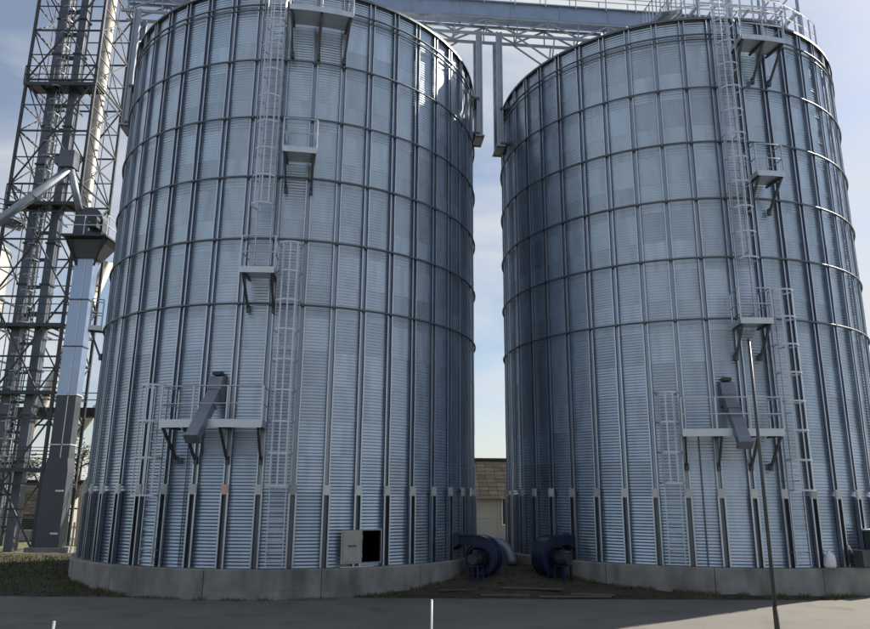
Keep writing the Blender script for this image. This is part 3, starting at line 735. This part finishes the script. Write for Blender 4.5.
# ------------------------------------------------------------------ buildings behind
def gable(name, label, loc, rz, L, D, wall_h, rise, panels, roofmat, wallmat, win=()):
    Bd = thing(name, label, 'building', loc, rz)
    k = MB(); k.box((0, 0, wall_h / 2 - .1), (L, D, wall_h + .2)); Wl = obj('wall', k, wallmat, Bd)
    for e in (-1, 1): q = MB(); q.prism([(-D / 2, wall_h + .1), (D / 2, wall_h + .1), (0, wall_h + rise)], 'x', e * (L / 2 - .15), e * L / 2 - e * .001); obj('gable_end', q, wallmat, Bd)
    # roof courses: overlapping strips
    nr = 10; nc = int(L / .62) + 1; sl = math.hypot(D / 2 + .5, rise * (D / 2 + .5) / (D / 2)); an = math.atan2(rise, D / 2)
    rfm = MB(); rfm.box((0, 0, 0), (L / nc - .02, sl / nr + .10, .035)); rfm = rfm.mesh('roof_sheet', roofmat)
    rf = MB(); rf.path([(-L / 2 - .3, 0, wall_h + rise + .08), (L / 2 + .3, 0, wall_h + rise + .08)], .13, 8); Rf = obj('roof', rf, roofmat, Bd)
    for i in range(nr):
        for j in range(nc):
            t = (i + .5) / nr; y = -(D / 2 + .5) * (1 - t); z = wall_h + rise * (1 + y / (D / 2))
            o = link('roof_sheet', rfm, Rf, (-L / 2 + (j + .5) * L / nc, y, z + .06)); o.rotation_euler = (an - .03, random.uniform(-.006, .006), 0)
    q = MB(); q.add([(-L / 2 - .2, 0, wall_h + rise), (L / 2 + .2, 0, wall_h + rise), (L / 2 + .2, D / 2 + .5, wall_h - .3), (-L / 2 - .2, D / 2 + .5, wall_h - .3)], [(0, 1, 2, 3)]); obj('rear_slope', q, roofmat, Rf)
    n = int(L / panels)
    for i in range(1, n):
        q = MB(); q.box((-L / 2 + i * L / n, -D / 2 - .03, wall_h / 2), (.10, .06, wall_h)); obj('wall_rib', q, wallmat, Wl)
    q = MB(); q.box((0, -D / 2 - .02, wall_h * .52), (L, .04, .12)); obj('wall_band', q, wallmat, Wl)
    for x, z, w_, h_ in win:
        q = MB(); q.box((x, -D / 2 - .03, z), (w_ + .16, .08, h_ + .16)); wf = obj('window', q, 'fence', Bd)
        q = MB(); q.box((x, -D / 2 - .06, z), (w_, .04, h_)); obj('pane', q, 'glass', wf)
    return Bd
gable('farm_building', 'cream-walled building with weathered brown roof seen through the gap between silos', (4.2, 53.5, 0), R_(2), 16, 7, 3.05, 2.35, 2.6, 'roof_tile', 'wall_cream', win=((.55, 1.95, .55, 1.6), (-4, 1.6, 1.2, 1.1)))
gable('shed', 'low dark-roofed shed behind the lattice tower', (-25.6, 51, 0), R_(-4), 4.6, 5, 1.9, 1.7, 1.6, 'roof_tile', 'wall_cream', win=((-.2, 1.0, .9, .7),))

# whitewashed fence pieces behind the elevator foot
FN = thing('board_fence', 'short whitewashed board fence behind the elevator foot', 'fence', (-21.0, 44.5, 0))
bm_ = MB(); bm_.box((0, 0, .65), (.14, .025, 1.3)); bm_ = bm_.mesh('board', 'fence')
for i in range(16): link('board', bm_, FN, (-.5 + i * .19, 0, random.uniform(-.03, .03)))
for z in (.35, 1.0): k = MB(); k.box((.95, .04, z), (3.2, .05, .09)); obj('fence_rail', k, 'fence', FN)

# trees
def tree(loc, h, cr, label, seed):
    rnd = random.Random(seed); T = thing('tree', label, 'tree', loc, 0, 'trees behind the elevator')
    b = MB(); b.path([(0, 0, -.1), (.05, .03, h * .3), (-.06, .06, h * .6), (.03, 0, h * .95)], [.20, .16, .10, .03], 8)
    tips = []
    for i in range(16):
        z = h * rnd.uniform(.3, .85); a = rnd.uniform(0, 2 * PI); l = cr * rnd.uniform(.5, 1.05) * (1.15 - z / h * .55); e = (l * math.cos(a), l * math.sin(a), z + l * rnd.uniform(.2, .8))
        b.path([(0, 0, z), (e[0] * .5, e[1] * .5, z + (e[2] - z) * .4), e], [.07, .045, .015], 5); tips += [Vector(e), Vector((e[0] * .6, e[1] * .6, z + (e[2] - z) * .55))]
    obj('trunk', b, 'bark', T, smooth=True)
    c = MB()
    for t in tips:
        for j in range(75):
            p = t + Vector((rnd.gauss(0, .38), rnd.gauss(0, .38), rnd.gauss(0, .32))); s = rnd.uniform(.06, .13)
            q = Matrix.Rotation(rnd.uniform(0, 6.28), 3, 'Z') @ Matrix.Rotation(rnd.uniform(-1, 1), 3, 'X')
            c.add([p + q @ Vector(v) for v in ((-s, 0, 0), (0, -s * .6, 0), (s, 0, 0), (0, s * .6, 0))], [(0, 1, 2, 3)])
    obj('crown', c, 'leaf', T)
tree((-26.6, 56, 0), 6.8, 2.2, 'loose leafy tree behind the shed, left of the others', 1)
tree((-23.2, 58, 0), 6.0, 2.0, 'leafy tree between the shed and the bucket elevator', 2)
tree((-33.5, 60, 0), 6.0, 2.3, 'leafy tree at the far left edge behind the tower', 3)

# ------------------------------------------------------------------ foreground and small things
PX, PY = 7.29, 16.5
PO = thing('steel_pole', 'tall slender steel pole standing in front of the right silo', 'pole', (PX, PY, 0))
k = MB(); k.path([(0, 0, .70), (0, 0, 3.5), (0, 0, 6.52)], [.042, .038, .033], 14); obj('shaft', k, 'pole', PO, smooth=True)
k = MB(); k.path([(0, 0, -.3), (0, 0, .72)], .056, 14); obj('sleeve', k, 'pole_low', PO, smooth=True)
k = MB(); k.path([(0, 0, 6.5), (0, 0, 6.56)], [.042, .02], 12); obj('cap', k, 'pole_low', PO)
for loc, h, lab in (((-.02, 14.0, 0), 1.12, 'slim white marker post at the bottom of the picture, in line with the gap'), ((-5.34, 11.0, 0), 1.19, 'slim white marker post at the bottom left corner')):
    P = thing('marker_post', lab, 'post', loc, 0, 'slim white marker posts')
    k = MB(); k.path([(0, 0, -.2), (0, 0, h)], .019, 10); obj('shaft', k, 'white', P, smooth=True)
    k = MB(); k.path([(0, 0, h), (0, 0, h + .015)], [.023, .014], 10); obj('cap', k, 'white', P)
    k = MB(); k.path([(0, 0, -.02), (0, 0, .03)], .07, 12); obj('foot', k, 'concrete', P)

# white sack on the foundation of the right silo
a = R_(285.7); sp = (RC[0] + (R + .27) * math.cos(a), RC[1] + (R + .27) * math.sin(a), Z0)
b = MB(); n = 16; prof = [(0.02, .01), (.17, .0), (.215, .08), (.205, .25), (.16, .38), (.07, .45), (.05, .48), (.09, .53), (.01, .54)]
for i, (r, z) in enumerate(prof):
    for j in range(n):
        t = 2 * PI * j / n; rr2 = r * (1 + .10 * math.sin(3 * t + i) + .06 * math.sin(5 * t + 2 * i))
        b.v.append((rr2 * math.cos(t) * .62, rr2 * math.sin(t), z + .012 * math.sin(4 * t + i)))
for i in range(len(prof) - 1):
    for j in range(n): b.f.append((i * n + j, i * n + (j + 1) % n, (i + 1) * n + (j + 1) % n, (i + 1) * n + j))
b.f.append(tuple(range(n))[::-1]); b.f.append(tuple((len(prof) - 1) * n + j for j in range(n)))
tag(obj('sack', b, 'sack', None, sp, a, smooth=True), 'tied white sack on the concrete edge of the right silo', 'sack')

# cabinet on the wall at the right edge
CB = thing('control_cabinet', 'dark cabinet with pale top against the right silo at the right edge', 'cabinet', (RC[0], RC[1], 0), R_(302.5))
k = MB(); k.box((R + .44, .0, 1.42), (.48, .95, 1.05)); obj('body', k, 'dark', CB)
k = MB(); k.box((R + .45, .0, 1.97), (.56, 1.05, .05)); obj('lid', k, 'flange', CB)
k = MB(); k.box((R + .69, .0, 1.42), (.02, .84, .94)); dr = obj('door', k, 'dark', CB)
k = MB(); k.box((R + .71, .32, 1.42), (.03, .03, .16)); obj('handle', k, 'flange', dr)
k = MB(); k.box((R + .38, -.92, 1.12), (.30, .80, .50)); obj('side_box', k, 'dark', CB)
k = MB()
for e in (-.4, .4): k.box((R + .35, e, .875), (.3, .06, .085))
obj('feet', k, 'dark', CB)
tg = Vector((14.75, 25.62, .02)); tp = Vector((RC[0] + (R + .22) * math.cos(R_(292.3)), RC[1] + (R + .22) * math.sin(R_(292.3)), 1.50))
RD = thing('leaning_pipe', 'thin pale pipe leaning against the right silo by the cabinet', 'pipe', tuple(tg))
k = MB(); k.path([(0, 0, 0), tp - tg], .032, 10); obj('tube', k, 'flange', RD, smooth=True)
k = MB(); d = (tp - tg).normalized(); k.path([d * .0, d * .09], .042, 10); obj('end_cap', k, 'dark', RD)

# planks and rubble on the soil in front of the gap
for i, (x, y, L, rz) in enumerate(((2.2, 23.5, 1.5, 4), (3.1, 24.1, 1.9, -9), (4.3, 23.35, 2.2, 3), (4.9, 23.6, 1.3, -14), (.9, 24.0, 1.4, 10))):
    k = MB(); k.box((0, 0, 0), (L, .18, .04)); k.box((L * .1, .01, .024), (L * .7, .004, .003))
    labs = ('short weathered plank nearest the left fan on the soil', 'weathered plank between the two fans', 'longest weathered plank lying at the yard edge', 'short plank askew in front of the right fan', 'weathered plank in front of the left fan')
    tag(obj('plank', k, 'wood', None, (x, y, soil_h(x, y) + .035), R_(rz)), labs[i], 'plank', 'planks lying on the soil')
rb = MB(); rq = random.Random(5)
for i in range(420):
    x = rq.uniform(-14, 17); y = 23.0 + abs(rq.gauss(0, .45)) if i % 2 else rq.uniform(23.1, 26.5)
    if i % 2 == 0: x = rq.gauss(2.7, 1.6)
    if x > 12: continue
    if math.hypot(x - LC[0], y - LC[1]) < 7.75 or math.hypot(x - RC[0], y - RC[1]) < 7.75: continue
    s = rq.uniform(.015, .05); z = soil_h(x, y) + s * .3
    m = Matrix.Rotation(rq.uniform(0, 6), 3, 'Z') @ Matrix.Rotation(rq.uniform(-.5, .5), 3, 'X')
    rb.box((x, y, z), (s * 2, s * 1.4, s), mtx=m)
stuff(tag(obj('rubble', rb, 'soil'), 'small stones and clods scattered over the dark soil', 'rubble'))

# grass on the left bank and weeds along the foundations
def blades(name, n, where, h, m, label, seed):
    rq = random.Random(seed); b = MB(); c = 0
    while c < n:
        p = where(rq); c += 1
        if p is None: continue
        x, y = p; z = soil_h(x, y) if (x0 < x < x1 and y0 < y < y1) else -.03
        a = rq.uniform(0, 2 * PI); hh = h * rq.uniform(.4, 1.2); wd = .008 + .01 * rq.random(); dx, dy = math.cos(a) * wd, math.sin(a) * wd; lx, ly = rq.gauss(0, .35) * hh, rq.gauss(0, .35) * hh
        b.add([(x - dx, y - dy, z - .01), (x + dx, y + dy, z - .01), (x + dx * .6 + lx * .4, y + dy * .6 + ly * .4, z + hh * .6), (x + lx, y + ly, z + hh)], [(0, 1, 2), (0, 2, 3)])
    return stuff(tag(obj(name, b, m), label, 'grass'))
def left_bank(r):
    x = r.uniform(-24, -10.5); y = r.uniform(23.0, 34)
    return None if math.hypot(x - LC[0], y - LC[1]) < 7.72 or r.random() < .15 else (x, y)
blades('grass', 16000, left_bank, .13, 'grass', 'dark short grass on the bank left of the left silo', 11)
def ring_edge(r):
    c = LC if r.random() < .5 else RC; a = R_(r.uniform(195, 345)); q = R + .36 + abs(r.gauss(0, .22))
    x, y = c[0] + q * math.cos(a), c[1] + q * math.sin(a)
    if math.hypot(x - LC[0], y - LC[1]) < 7.66 or math.hypot(x - RC[0], y - RC[1]) < 7.66: return None
    return (x, y) if math.sin(a * 23) + math.sin(a * 51) > -.4 else None
blades('weeds', 6500, ring_edge, .12, 'weed', 'thin dry weeds along the foot of the foundations', 12)
